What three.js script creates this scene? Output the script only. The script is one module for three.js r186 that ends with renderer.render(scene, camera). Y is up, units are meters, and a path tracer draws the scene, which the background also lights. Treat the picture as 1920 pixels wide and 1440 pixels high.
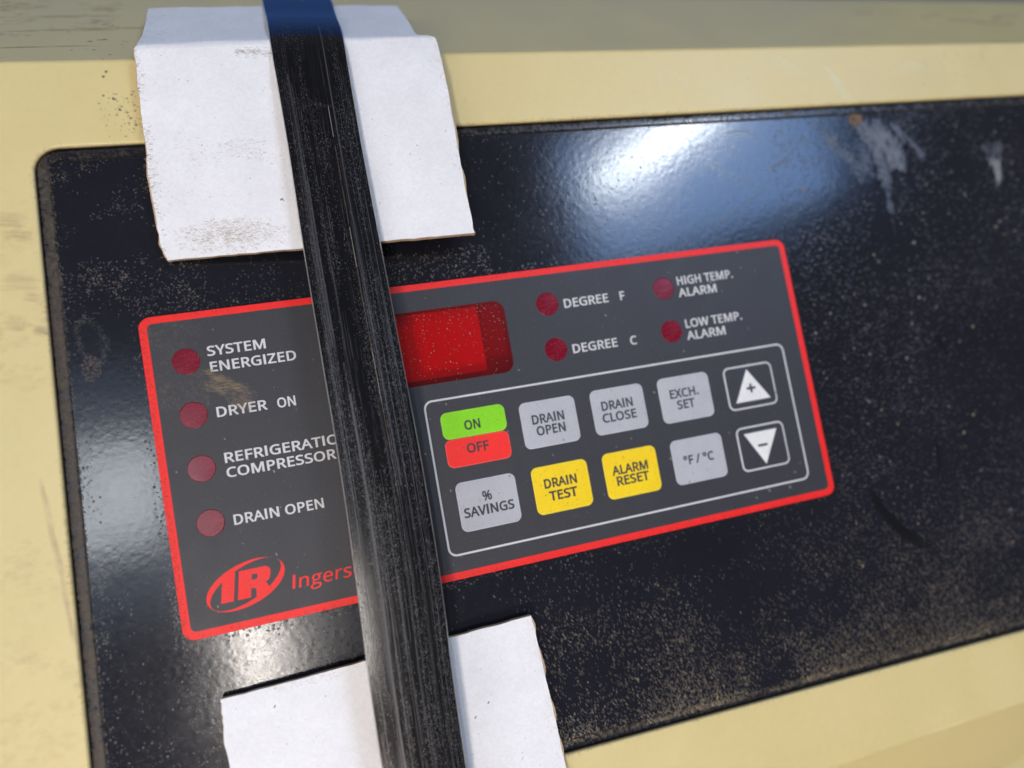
import * as THREE from 'three';
import { mergeGeometries } from 'three/addons/utils/BufferGeometryUtils.js';
import { RectAreaLightUniformsLib } from 'three/addons/lights/RectAreaLightUniformsLib.js';

// ---------------------------------------------------------------- camera, light, exposure
const MM = 0.001, Y0 = 1.35;                      // the panel is laid out in millimetres round its label, whose middle is 1.35 m above the floor
const scene = new THREE.Scene();
const camera = new THREE.PerspectiveCamera(2 * Math.atan(720 / 1300) * 180 / Math.PI, 4 / 3, 0.01, 30);
{
  const right = new THREE.Vector3(0.95867272, -0.17688823, 0.22283889), up = new THREE.Vector3(0.15692079, 0.98206976, 0.10447414), back = new THREE.Vector3(-0.23732358, -0.06518845, 0.96924093);
  camera.quaternion.setFromRotationMatrix(new THREE.Matrix4().makeBasis(right, up, back));
  camera.position.set(-0.04158311, Y0 - 0.00324477, 0.16607792);
  camera.focus = 0.160; camera.userData.fStop = 5.2;
}
const renderer = new THREE.WebGLRenderer({ antialias: true });
renderer.setSize(1024, 768);
renderer.toneMapping = THREE.LinearToneMapping;
renderer.toneMappingExposure = 1.05;
renderer.shadowMap.enabled = true;
RectAreaLightUniformsLib.init();
scene.background = new THREE.Color().setRGB(0.115, 0.12, 0.135);   // the dim rest of the hall

function fixture(name, label, category, [x, y, z], w, h, roll, rgb, level, frameW, target = [0, Y0, 0]) {
  const g = new THREE.Group(); g.name = name; g.position.set(x, y, z); g.lookAt(...target); g.rotateZ(roll);
  g.userData = { label, category };
  const fm = new THREE.MeshStandardMaterial({ color: new THREE.Color().setRGB(0.35, 0.35, 0.36), roughness: 0.5 });
  const bars = [];
  for (const s of [-1, 1]) {
    bars.push(new THREE.BoxGeometry(w + 2 * frameW, frameW, 0.05).translate(0, s * (h + frameW) / 2, 0));
    bars.push(new THREE.BoxGeometry(frameW, h, 0.05).translate(s * (w + frameW) / 2, 0, 0));
  }
  const fr = new THREE.Mesh(mergeGeometries(bars), fm); fr.name = 'frame'; g.add(fr);
  const pane = new THREE.Mesh(new THREE.BoxGeometry(w, h, 0.006), new THREE.MeshStandardMaterial({ color: 0x060606, roughness: 0.6, emissive: new THREE.Color().setRGB(...rgb), emissiveIntensity: Math.min(level * 0.3, 3) }));
  pane.name = 'light_pane'; g.add(pane);
  const l = new THREE.RectAreaLight(new THREE.Color().setRGB(...rgb), level, w, h); l.position.z = 0.012; l.rotation.y = Math.PI; l.name = 'area_glow'; g.add(l);
  scene.add(g); return g;
}
fixture('daylight_window', 'large cool daylight window mirrored as blue glow on black panel', 'window', [1.49, Y0 + 0.93, 2.35], 1.0, 0.58, -0.10, [0.30, 0.52, 1.0], 6.8, 0.05);
fixture('strip_light', 'bright white strip light mirrored at top of black panel', 'ceiling light', [1.17, Y0 + 0.90, 2.0], 0.50, 0.10, -0.36, [0.84, 0.92, 1.0], 56, 0.02);
fixture('work_lamp', 'warm work lamp standing low to the left of the camera', 'lamp', [-0.25, Y0 - 0.48, 0.62], 0.08, 0.09, 0, [1.0, 0.85, 0.76], 124, 0.01);
fixture('side_window', 'pale window mirrored at the left end of black panel', 'window', [-0.62, Y0 + 0.01, 1.75], 0.26, 0.26, 0, [0.88, 0.94, 1.0], 9, 0.02);
fixture('dim_window', 'dim bluish window mirrored left of the keypad label', 'window', [-0.85, Y0 + 0.02, 2.3], 0.8, 0.8, 0, [0.55, 0.7, 1.0], 0.9, 0.04);
fixture('added_fill_panel', 'unseen fill light panel added far to the left of the machine', 'fill_light', [-2.1, Y0 - 0.15, 1.5], 1.5, 2.2, 0, [0.97, 0.98, 1.0], 1.1, 0.06);  // no real door: large glowing panel added out of view as soft fill
fixture('tube_light', 'upright warm tube light mirrored below the keypad emblem', 'lamp', [-0.345, Y0 - 0.42, 1.75], 0.06, 0.34, 0, [1.0, 0.93, 0.86], 64, 0.015);
fixture('overhead_skylight', 'blue overhead skylight mirrored in top of black strap', 'skylight', [0.1, Y0 + 2.3, -1.3], 4.2, 2.6, 0, [0.10, 0.30, 1.0], 0.25, 0.06);

// ---------------------------------------------------------------- helpers
function rng(seed) { let s = seed | 0; return () => { s = (s + 0x6d2b79f5) | 0; let t = Math.imul(s ^ (s >>> 15), 1 | s); t = (t + Math.imul(t ^ (t >>> 7), 61 | t)) ^ t; return ((t ^ (t >>> 14)) >>> 0) / 4294967296; }; }
const hash = (i, j, k) => { let h = Math.imul(i, 374761393) ^ Math.imul(j, 668265263) ^ Math.imul(k, 974634777); h = Math.imul(h ^ (h >>> 13), 1274126177); return ((h ^ (h >>> 16)) >>> 0) / 4294967296; };
function vnoise(x, y, k, per = 0) {               // smooth value noise 0..1, repeating every per cells
  const xi = Math.floor(x), yi = Math.floor(y), fx = x - xi, fy = y - yi, w = (i) => (per ? ((i % per) + per) % per : i);
  const sx = fx * fx * (3 - 2 * fx), sy = fy * fy * (3 - 2 * fy), a = hash(w(xi), w(yi), k), b = hash(w(xi + 1), w(yi), k), c = hash(w(xi), w(yi + 1), k), d = hash(w(xi + 1), w(yi + 1), k);
  return a + (b - a) * sx + (c - a) * sy + (a - b - c + d) * sx * sy;
}
const fbm = (x, y, k, n = 4) => { let s = 0, a = 0.5, t = 0; for (let i = 0; i < n; i++) { s += a * vnoise(x, y, k + i); t += a; x *= 2.03; y *= 2.03; a *= 0.5; } return s / t; };
function tile(n, cells, k, octaves) {             // seamless grey noise, for relief
  const d = new Uint8Array(n * n * 4);
  for (let j = 0; j < n; j++) for (let i = 0; i < n; i++) {
    let s = 0, t = 0; octaves.forEach(([m, a], o) => { s += a * vnoise(i / n * cells * m, j / n * cells * m, k + o, cells * m); t += a; });
    const v = Math.round(255 * s / t); d.set([v, v, v, 255], 4 * (j * n + i));
  }
  const tx = new THREE.DataTexture(d, n, n); tx.wrapS = tx.wrapT = THREE.RepeatWrapping; tx.magFilter = THREE.LinearFilter; tx.needsUpdate = true; return tx;
}
// A pair of canvases over the same piece of surface, in millimetres: colour and roughness.
class Skin {
  constructor(x0, x1, y0, y1, wide, base, rough) {
    this.x0 = x0; this.y0 = y0; this.w = x1 - x0; this.h = y1 - y0; this.s = wide / this.w;
    this.pw = wide; this.ph = Math.round(this.h * this.s);
    const mk = (fill) => { const c = document.createElement('canvas'); c.width = this.pw; c.height = this.ph; const g = c.getContext('2d'); g.fillStyle = fill; g.fillRect(0, 0, this.pw, this.ph); g.setTransform(this.s, 0, 0, -this.s, -x0 * this.s, (this.h + y0) * this.s); g.lineCap = 'round'; g.lineJoin = 'round'; return [c, g]; };
    [this.cc, this.c] = mk(base); [this.rc, this.r] = mk(Skin.grey(rough));
  }
  static grey(v) { const q = Math.round(255 * v); return `rgb(${q},${q},${q})`; }
  both(f, color, rough, alpha = 1) {
    for (const [g, s] of [[this.c, color], [this.r, rough === null ? null : Skin.grey(rough)]]) { if (!s) continue; g.globalAlpha = alpha; g.fillStyle = s; g.strokeStyle = s; f(g); g.globalAlpha = 1; }
  }
  speck(x, y, a, b, turn, color, rough, alpha) { this.both((g) => { g.beginPath(); g.ellipse(x, y, a, b, turn, 0, 7); g.fill(); }, color, rough, alpha); }
  line(pts, width, color, rough, alpha) { this.both((g) => { g.lineWidth = width; g.beginPath(); pts.forEach(([x, y], i) => (i ? g.lineTo(x, y) : g.moveTo(x, y))); g.stroke(); }, color, rough, alpha); }
  poly(pts, color, rough, alpha) { this.both((g) => { g.beginPath(); pts.forEach(([x, y], i) => (i ? g.lineTo(x, y) : g.moveTo(x, y))); g.closePath(); g.fill(); }, color, rough, alpha); }
  // matter of grainy outline: many small dabs inside a soft region; keep(x, y) in 0..1 says how thick it lies
  dabs(n, box, size, color, rough, alpha, keep, R, turn = null, stretch = 1) {
    for (let i = 0; i < n; i++) {
      const x = box[0] + R() * (box[1] - box[0]), y = box[2] + R() * (box[3] - box[2]); if (R() > keep(x, y)) continue;
      const a = size * (0.4 + R() * R() * 1.3); this.speck(x, y, a * stretch, a, turn === null ? R() * 3.14 : turn + (R() - 0.5) * 0.5, color, rough, alpha * (0.35 + 0.65 * R()));
    }
  }
  perPixel(f) {                                    // f(x, y, rgb) -> rgb, rough value 0..255
    const id = this.c.getImageData(0, 0, this.pw, this.ph), rd = this.r.getImageData(0, 0, this.pw, this.ph);
    for (let j = 0; j < this.ph; j++) for (let i = 0; i < this.pw; i++) {
      const o = 4 * (j * this.pw + i), q = f(this.x0 + (i + 0.5) / this.s, this.y0 + this.h - (j + 0.5) / this.s, id.data[o], id.data[o + 1], id.data[o + 2], rd.data[o]);
      id.data[o] = q[0]; id.data[o + 1] = q[1]; id.data[o + 2] = q[2]; rd.data[o] = rd.data[o + 1] = rd.data[o + 2] = q[3];
    }
    this.c.putImageData(id, 0, 0); this.r.putImageData(rd, 0, 0);
  }
  textures() {
    const map = new THREE.CanvasTexture(this.cc); map.colorSpace = THREE.SRGBColorSpace; map.anisotropy = 8;
    const roughnessMap = new THREE.CanvasTexture(this.rc); roughnessMap.anisotropy = 8; return { map, roughnessMap };
  }
  uv(geo) { const p = geo.attributes.position, u = new Float32Array(2 * p.count); for (let i = 0; i < p.count; i++) { u[2 * i] = (p.getX(i) - this.x0) / this.w; u[2 * i + 1] = (p.getY(i) - this.y0) / this.h; } geo.setAttribute('uv', new THREE.BufferAttribute(u, 2)); return geo; }
}
const repeated = (tx, rx, ry) => { const t = tx.clone(); t.repeat.set(rx, ry); t.needsUpdate = true; return t; };
function part(parent, name, geo, mat, label) {    // geometry in millimetres
  geo.scale(MM, MM, MM); const m = new THREE.Mesh(geo, mat); m.name = name; m.castShadow = m.receiveShadow = true; if (label) m.userData.label = label; parent.add(m); return m;
}
function thing(name, label, category, y = Y0) { const g = new THREE.Group(); g.name = name; g.position.set(0, y, 0); g.userData = { label, category }; scene.add(g); return g; }
// polygon with rounded corners as points with outward normals
function roundedPoly(corners, radius, steps = 10) {
  const pts = [], n = corners.length;
  for (let i = 0; i < n; i++) {
    const p = corners[i], a = corners[(i + n - 1) % n], b = corners[(i + 1) % n], r = Array.isArray(radius) ? radius[i] : radius;
    const da = [a[0] - p[0], a[1] - p[1]], db = [b[0] - p[0], b[1] - p[1]], la = Math.hypot(...da), lb = Math.hypot(...db), ua = da.map((v) => v / la), ub = db.map((v) => v / lb);
    const half = Math.acos(ua[0] * ub[0] + ua[1] * ub[1]) / 2, back = r / Math.tan(half), mid = [ua[0] + ub[0], ua[1] + ub[1]], lm = Math.hypot(...mid), cx = p[0] + mid[0] / lm * r / Math.sin(half), cy = p[1] + mid[1] / lm * r / Math.sin(half);
    const s = [p[0] + ua[0] * back, p[1] + ua[1] * back], e = [p[0] + ub[0] * back, p[1] + ub[1] * back];
    const t0 = Math.atan2(s[1] - cy, s[0] - cx); let dt = Math.atan2(e[1] - cy, e[0] - cx) - t0; while (dt > Math.PI) dt -= 2 * Math.PI; while (dt < -Math.PI) dt += 2 * Math.PI;
    for (let k = 0; k <= steps; k++) { const t = t0 + dt * k / steps; pts.push({ x: cx + r * Math.cos(t), y: cy + r * Math.sin(t), nx: Math.cos(t), ny: Math.sin(t) }); }
  }
  return pts;                                     // counter-clockwise corners give outward normals
}
const ringOf = (pts, off, z) => pts.map((p) => [p.x + p.nx * off, p.y + p.ny * off, z]);
function strips(rings, closed = true) {           // smooth surface through a list of rings of equal length
  const m = rings[0].length, v = rings.flat(2), idx = [];
  for (let i = 0; i + 1 < rings.length; i++) for (let j = 0; j < (closed ? m : m - 1); j++) { const a = i * m + j, b = i * m + (j + 1) % m, c = a + m, d = b + m; idx.push(a, b, c, b, d, c); }
  const g = new THREE.BufferGeometry(); g.setAttribute('position', new THREE.Float32BufferAttribute(v, 3)); g.setIndex(idx); g.computeVertexNormals(); return g;
}
const shapeOf = (ring) => new THREE.Shape(ring.map((p) => new THREE.Vector2(p[0], p[1])));
const pathOf = (ring) => new THREE.Path(ring.map((p) => new THREE.Vector2(p[0], p[1])));
const bare = (g) => { for (const k of Object.keys(g.attributes)) if (k !== 'position' && k !== 'normal') g.deleteAttribute(k); if (!g.attributes.normal) g.computeVertexNormals(); return g; };
const rect = (x0, x1, y0, y1, r, steps = 6) => roundedPoly([[x0, y0], [x1, y0], [x1, y1], [x0, y1]], r, steps);
const flat = (ring, z, holes = []) => { const s = shapeOf(ring); for (const h of holes) s.holes.push(pathOf(h)); return bare(new THREE.ShapeGeometry(s)).translate(0, 0, z); };

const peel = tile(512, 32, 11, [[1, 1], [2, 0.55], [4, 0.12]]);
const stipple = tile(512, 64, 31, [[1, 0.6], [2, 1], [4, 0.5]]);
const grainy = tile(512, 48, 51, [[1, 1], [3, 0.8], [5, 0.6]]);

// ---------------------------------------------------------------- the dryer cabinet: cream housing
const dryer = thing('air_dryer', 'cream painted air dryer cabinet with black control panel', 'machine', 0);
const local = new THREE.Vector3(0, Y0, 0);
const put = (m) => { m.position.copy(local); return m; };
const FZ = 1.0;                                   // front of the housing above the black panel
const bendTop = (x) => 93.2 - 0.0262 * x, bendLow = () => -103.2;
const opening = roundedPoly([[-103.9, -78.1], [262, -88.2], [257, 70.4], [-98.35, 75.85]], [5, 5, 5, 5.5], 12);

const cream = new Skin(-165, 285, -150, 150, 2048, 'rgb(222,205,146)', 0.42);
{
  const R = rng(5);
  // brushed grime on the left stile
  const smear = (x, y, len, w, a, col = 'rgb(128,112,82)') => { for (let i = 0; i < 70; i++) { const yy = y + (R() - 0.5) * w, xx = x + (R() - 0.5) * 1.6, l = len * (0.4 + 0.6 * R()); cream.line([[xx - l / 2, yy + (R() - 0.5) * 0.5 + 0.3], [xx, yy], [xx + l / 2, yy - 0.25 - R() * 0.5]], 0.1 + 0.4 * R(), col, 0.7, a * (0.06 + 0.22 * R())); } };
  smear(-104.5, 60.5, 6, 3.2, 0.17); smear(-103, 57, 6.5, 1.8, 0.16); smear(-104, 46.5, 7.5, 3.6, 0.17); smear(-101.8, 43, 3.5, 2, 0.12); smear(-106, 37.5, 4, 2.5, 0.14); smear(-101.2, 35.6, 2.6, 2.2, 0.26); smear(-107, 53, 4, 6, 0.06);
  for (let i = 0; i < 90; i++) { const t = R(), x = -105.3 + 2.9 * Math.pow(t, 0.7) + (R() - 0.5) * 0.9, y = 4.5 - 41 * t; cream.line([[x, y], [x + 0.25, y - 2 - 3 * R()]], 0.4 + 0.9 * R() * Math.sin(3.14 * Math.min(1, t + 0.1)), 'rgb(150,130,108)', 0.6, 0.05); }
  cream.dabs(500, [-125, -101, -60, 70], 0.5, 'rgb(150,130,90)', 0.6, 0.12, (x, y) => Math.max(0, fbm(x * 0.12, y * 0.06, 9) * 2 - 0.9), R);
  // brown handling grime on the left stile and in the top corner, and dirt caught along the opening
  for (const [bx, n, a] of [[[-130, -100, 20, 66], 2600, 0.055], [[-128, -99, -60, -8], 2200, 0.04], [[-135, -84, 112, 150], 2600, 0.14], [[150, 240, 84, 125], 1600, 0.08]]) cream.dabs(n, bx, 0.7, 'rgb(134,110,72)', 0.6, a, (x, y) => Math.max(0, fbm(x * 0.09, y * 0.16, 15) * 3.4 - 1.6), R, 0, 1.8);
  for (let i = 0; i < opening.length; i++) { const p = opening[i], q = opening[(i + 1) % opening.length], l = Math.hypot(q.x - p.x, q.y - p.y), n = Math.ceil(l * 3); for (let k = 0; k < n; k++) { const t = R(), o = R() * R() * 1.1, x = p.x + (q.x - p.x) * t + p.nx * o, y = p.y + (q.y - p.y) * t + p.ny * o; if (R() > fbm(x * 0.12, y * 0.12, 19) * 2.4 - 0.8) continue; cream.speck(x, y, 0.15 + 0.3 * R(), 0.1 + 0.1 * R(), R() * 3, 'rgb(110,88,56)', 0.7, 0.12); } }
  // ground-in dark specks
  cream.dabs(150, [-84, -75.5, 77.2, 88], 0.15, 'rgb(82,70,58)', 0.7, 0.95, (x) => (x + 85) / 9, R, 0.3, 1.4);
  cream.dabs(22, [-87, -76, 95, 121], 0.26, 'rgb(88,78,66)', 0.7, 0.9, () => 0.8, R, 0, 2.6);
  cream.dabs(16, [-118, -88, 97, 124], 0.22, 'rgb(80,72,62)', 0.7, 0.9, () => 0.7, R, 0, 1.2);
  for (const [x, y] of [[-80.6, 86.2], [-79.6, 83.5], [-82, 91.5], [-81.3, 92.6]]) cream.speck(x, y, 0.32, 0.24, R() * 3, 'rgb(88,76,72)', 0.7, 0.9);
  // dull drag marks over the top slope
  for (const [x, y, l, w] of [[-98, 126, 24, 1.6], [-98, 115.4, 22, 1.4], [-86, 116.2, 15, 1.2], [-101, 104.5, 22, 0.7], [-116, 134, 16, 4], [-110, 98.6, 9, 0.9]]) for (let i = 0; i < 46; i++) { const yy = y + (R() - 0.5) * w, x0 = x + (R() - 0.5) * l; cream.line([[x0, yy], [x0 + 2 + l * 0.25 * R(), yy + (R() - 0.5) * 0.4]], 0.1 + 0.2 * R(), 'rgb(138,116,70)', 0.62, 0.2); }
  for (const [pts, w] of [[[[181, 110.5], [187, 108.5], [192, 107.2]], 0.7], [[[190, 107.2], [196, 105.8], [203, 105]], 0.8], [[[174, 114], [184, 115]], 0.5], [[[201, 110], [208, 112.5], [216, 112]], 0.7], [[[172, 90.4], [178, 89.3], [186, 89.6]], 0.4], [[[150, 118], [158, 118.4]], 0.5]]) cream.line(pts, w, 'rgb(106,92,80)', 0.6, 0.65);
  // pale scuffs near the bend
  const chalk = (x, y, w, h, n, lean) => { for (let i = 0; i < n; i++) { const t = R(), k = (R() - 0.5) * w * (0.3 + t); cream.speck(x + lean * t * h + k, y - t * h, 0.35 + R() * 0.5, 0.18 + 0.2 * R(), -1.1, 'rgb(226,226,205)', 0.6, 0.16); } };
  chalk(108, 84, 3.4, 10, 130, 0.55); chalk(92, 88, 7, 6, 70, 0.9); chalk(138, 84, 12, 3, 60, 0); chalk(58, 86, 16, 6, 40, 0.4);
  cream.dabs(240, [-20, 210, -118, 92], 0.15, 'rgb(96,86,66)', 0.6, 0.6, (x, y) => (Math.abs(y) > 70 ? 0.45 : 0), R);
  cream.dabs(70, [140, 170, 76, 86], 0.25, 'rgb(150,138,98)', 0.6, 0.35, () => 0.8, R);
  cream.perPixel((x, y, r, g, b, q) => { const n = fbm(x * 0.09, y * 0.09, 71) - 0.5, f = fbm(x * 0.9, y * 0.9, 81, 3) - 0.5, m = 1 + 0.035 * n + 0.02 * f; return [r * m, g * m, b * (m + 0.03 * n), Math.min(255, q * (1 + 0.35 * n + 0.2 * f))]; });
}
const creamMat = new THREE.MeshPhysicalMaterial({ ...cream.textures(), bumpMap: repeated(peel, 9, 6), bumpScale: 1.0e-5, roughness: 1 });
{
  const NX = 60, xs = Array.from({ length: NX + 1 }, (_, i) => -160 + 440 * i / NX), phi = 45 * Math.PI / 180, br = 1.8, top = [], low = [];
  const reach = (x) => 60 - (x + 160) / 440 * 21.0;
  // profile rows: from the flat front over the bend and down the slope
  for (let k = 0; k <= 6; k++) { const t = phi * k / 6; top.push(xs.map((x) => [x, bendTop(x) - br * Math.tan(phi / 2) + br * Math.sin(t), FZ - br * (1 - Math.cos(t))])); low.push(xs.map((x) => [x, bendLow(x) + br * Math.tan(phi / 2) - br * Math.sin(t), FZ - br * (1 - Math.cos(t))])); }
  const T = (x, d, s) => [x, s > 0 ? bendTop(x) + d : bendLow(x) - d, FZ - d * Math.tan(phi)];
  for (let k = 1; k <= 5; k++) { top.push(xs.map((x) => T(x, 0.8 + (reach(x) - 0.8) * k / 5, 1))); low.push(xs.map((x) => T(x, 0.8 + 46 * k / 5, -1))); }
  top.push(xs.map((x) => { const p = T(x, reach(x), 1); return [p[0], p[1] + 1.2, p[2] - 2.2]; })); top.push(xs.map((x) => { const p = T(x, reach(x), 1); return [p[0], p[1] + 0.8, p[2] - 60]; }));
  const outer = [...top[0].slice().reverse(), ...low[0]];
  const lip = opening;
  const face = flat(outer, FZ, [ringOf(lip, 0.6, 0)]);
  const rings = []; for (let k = 0; k <= 6; k++) { const t = Math.PI / 2 * k / 6; rings.push(ringOf(lip, 0.6 - 0.6 * Math.sin(t), FZ - 0.6 * (1 - Math.cos(t)))); } rings.push(ringOf(lip, 0, -0.3)); rings.push(ringOf(lip, 2, -0.35));
  const side = (x, i) => strips([[...top.slice().reverse().map((r) => r[i]), ...low.map((r) => r[i])], [...top.slice().reverse().map((r) => r[i]), ...low.map((r) => r[i])].map((p) => [p[0], p[1], -60])], false);
  put(part(dryer, 'housing', cream.uv(mergeGeometries([face, bare(strips(top.map((r) => r.slice().reverse()), false)), bare(strips(low, false)), bare(strips(rings)), bare(side(0, 0)), bare(side(0, NX))])), creamMat));
}
{ // the body behind and below the bent front
  const b = new THREE.BoxGeometry(432, Y0 * 1000 + 110, 420).translate(60, (110 - Y0 * 1000) / 2, -272);
  put(part(dryer, 'cabinet_body', cream.uv(bare(b)), creamMat));
}

// ---------------------------------------------------------------- the black panel
const LW = 82.5, LH = 35.65;                       // half size of the keypad label
const black = new Skin(-110, 190, -92, 82, 2048, 'rgb(26,27,35)', 0.14);
{
  const R = rng(17), brown = ['rgb(96,80,58)', 'rgb(112,92,66)', 'rgb(82,70,54)', 'rgb(120,104,78)'], tan = ['rgb(152,132,96)', 'rgb(172,152,114)', 'rgb(126,106,76)', 'rgb(190,172,138)', 'rgb(104,90,66)'];
  const topY = (x) => 75.85 - (x + 98.35) * 0.01534, lowY = (x) => -78.1 - (x + 103.9) * 0.0276, leftX = (y) => -98.35 - (75.85 - y) * 0.0360;
  const edge = (x, y) => Math.min(topY(x) - y, y - lowY(x), x - leftX(y));
  const out = (x, y) => Math.hypot(Math.max(0, Math.abs(x) - LW), Math.max(0, Math.abs(y) - LH));
  const P = (a) => a[Math.floor(R() * a.length)];
  // scuffed and hand-wiped film: very thin strokes
  for (let i = 0; i < 2600; i++) { const x = -105 + 290 * R(), y = -88 + 166 * R(), l = 1 + 5 * R(), t = (R() - 0.5) * 0.5; black.line([[x, y], [x + l * Math.cos(t), y + l * Math.sin(t)]], 0.08, 'rgb(44,46,58)', 0.30, 0.08 + 0.12 * R()); }
  for (let i = 0; i < 500; i++) { const x = -100 + 60 * R(), y = -70 + 34 * R(), l = 2 + 6 * R(), t = R() * 3.14; black.line([[x, y], [x + l * Math.cos(t), y + l * Math.sin(t)]], 0.07, 'rgb(50,50,58)', 0.35, 0.12); }
  // caked brown film on the sunken rim, with an uneven inner outline
  for (let i = 0; i < 9000; i++) { const side = R(), y = -80 + 158 * R(), x = -106 + 296 * R(); let p, w = 0.4 + 2.1 * R(); if (side < 0.5) p = [leftX(y) + w, y]; else if (side < 0.75) p = [x, topY(x) - w]; else p = [x, lowY(x) + w]; if (R() > 0.25 + fbm(p[0] * 0.18, p[1] * 0.18, 43)) continue; black.speck(p[0], p[1], 0.3 + 0.5 * R(), 0.25 + 0.2 * R(), R() * 3, P(brown), 0.9, 0.05 + 0.09 * R()); }
  // brown dust packed along the rim and round the label
  black.dabs(26000, [-105, 190, -90, 78], 0.20, P(brown), 0.9, 0.5, (x, y) => { const e = edge(x, y); return e < 3.6 ? 0.85 * (0.35 + fbm(x * 0.25, y * 0.25, 41)) : e < 8 && x < -60 ? 0.10 * Math.max(0, fbm(x * 0.3, y * 0.3, 44) * 3 - 1.2) : 0; }, R);
  for (const col of brown) black.dabs(9000, [-108, -90, -82, 78], 0.17, col, 0.92, 0.5, (x, y) => { const e = x - leftX(y); return e < 3.2 ? 0.6 : e < 7 ? 0.06 * Math.max(0, fbm(x * 0.3, y * 0.2, 46) * 3 - 1) : 0; }, R);
  for (const col of brown) black.dabs(10000, [-90, 90, -44, 44], 0.19, col, 0.9, 0.55, (x, y) => { const d = out(x, y); return d > 0 && d < 1.3 + 1.2 * fbm(x * 0.2, y * 0.2, 47) ? 0.8 * fbm(x * 0.13, y * 0.13, 48) * 1.4 : 0; }, R);
  // curly tan grains at the upper left
  for (let i = 0; i < 3000; i++) { const x = -97 + 30 * R(), y = 36 + 38 * R(), k = fbm(x * 0.11, y * 0.13, 61); if (R() > k * 3.4 - 1.3) continue; const t = R() * 6.3, l = 0.08 + 0.15 * R(); black.line([[x, y], [x + l * Math.cos(t), y + l * Math.sin(t)], [x + l * 1.5 * Math.cos(t + 0.9), y + l * 1.5 * Math.sin(t + 0.9)]], 0.07 + 0.06 * R(), P(tan), 0.95, 0.5 + 0.4 * R()); }
  for (let i = 0; i < 900; i++) { const x = -97 + 75 * R(), y = 36.5 + 11 * R(); if (R() > fbm(x * 0.15, y * 0.2, 62) * 1.3 - 0.2) continue; black.speck(x, y, 0.10 + 0.12 * R(), 0.08, R() * 3, P(tan), 0.95, 0.6); }
  for (let i = 0; i < 260; i++) { const x = -27 + 26 * R(), y = 36.5 + 7 * R(); black.speck(x, y, 0.14 + 0.16 * R(), 0.11, R() * 3, P(tan), 0.95, 0.35 + 0.4 * R()); }
  // fine upright grains thick over the lower right
  for (let i = 0; i < 34000; i++) {
    const x = -25 + 200 * R(), y = lowY(x) + 62 * R() * R() * 1.0 + 1, k = fbm(x * 0.07, y * 0.09, 63); if (y > -36.5 && x < 84) continue;
    const far = (y - lowY(x)) / 60; if (R() > (1.25 - far) * Math.max(0.05, k * 2.6 - 0.7) * (x > -12 ? 1 : 0.25)) continue;
    const l = 0.16 + 0.46 * R(), t = 1.57 + 0.35 + (R() - 0.5) * 0.7; black.line([[x, y], [x + l * Math.cos(t), y + l * Math.sin(t)]], 0.09 + 0.17 * R() * R() * R(), P(tan), 0.95, 0.45 + 0.55 * R());
  }
  // grains and pale pimples at the right end
  for (let i = 0; i < 20000; i++) { const x = 84 + 102 * R(), y = -60 + 130 * R(), k = fbm(x * 0.06, y * 0.06, 64); if (R() > k * 1.5 - 0.25) continue; const l = 0.3 + 0.7 * R(), t = (R() - 0.5) * 1.2; black.line([[x, y], [x + l * Math.cos(t), y + l * Math.sin(t)]], 0.08 + 0.1 * R(), R() < 0.5 ? 'rgb(92,94,104)' : P(tan), 0.9, 0.24 + 0.46 * R()); }
  for (let i = 0; i < 700; i++) { const x = 86 + 98 * R(), y = -58 + 124 * R(), k = fbm(x * 0.05, y * 0.05, 65); if (R() > k * 1.6 - 0.3) continue; const a = 0.16 + 0.40 * R() * R(); black.speck(x, y, a, a * 0.85, R() * 3, R() < 0.6 ? 'rgb(150,146,136)' : 'rgb(172,154,118)', 0.9, 0.5 + 0.4 * R()); }
  for (let i = 0; i < 700; i++) { const x = -20 + 105 * R(), y = 37 + 36 * R(); black.speck(x, y, 0.07 + 0.09 * R(), 0.15 + 0.15 * R(), 0.2, P(tan), 0.9, 0.5 * R()); }
  for (let i = 0; i < 600; i++) { const x = -100 + 80 * R(), y = -78 + 40 * R(); black.speck(x, y, 0.07 + 0.1 * R(), 0.07 + 0.1 * R(), 0.2, P(tan), 0.9, 0.5 * R()); }
  // ring of dried brown at the left end, rust below it
  for (let i = 0; i < 420; i++) { const t = R() * 6.3, k = 0.75 + 0.3 * R(), x = -92.2 + 3.0 * k * Math.cos(t) + (R() - 0.5), y = 32 + 5.4 * k * Math.sin(t) - 1.2 * Math.cos(t); black.speck(x, y, 0.12 + 0.2 * R(), 0.1, R() * 3, 'rgb(104,78,52)', 0.9, 0.10); }
  black.dabs(260, [-96, -91, 23, 29], 0.2, 'rgb(120,74,44)', 0.9, 0.5, (x, y) => (Math.hypot((x + 93) / 2, (y - 26) / 3) < 1 ? 0.8 : 0), R);
  black.dabs(1200, [-100, -90, -34, -14], 0.15, 'rgb(112,78,46)', 0.9, 0.4, (x, y) => Math.max(0, fbm(x * 0.35, y * 0.25, 49) * 2.6 - 1.0) * (Math.hypot((x + 96) / 4.5, (y + 24) / 9) < 1 ? 1 : 0.1), R);
  black.dabs(1600, [-102, -86, -80, -45], 0.16, 'rgb(96,80,60)', 0.9, 0.25, (x, y) => Math.max(0, fbm(x * 0.2, y * 0.2, 52) * 2.6 - 1.1), R);
  // dried chalky splash with its drip
  const wob = (pts, a) => pts.flatMap(([x, y], i) => { const [u, v] = pts[(i + 1) % pts.length]; return [0, 1, 2, 3, 4].map((k) => [x + (u - x) * k / 5 + (R() - 0.5) * a, y + (v - y) * k / 5 + (R() - 0.5) * a]); });
  const chalk = 'rgb(126,132,142)';
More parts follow.
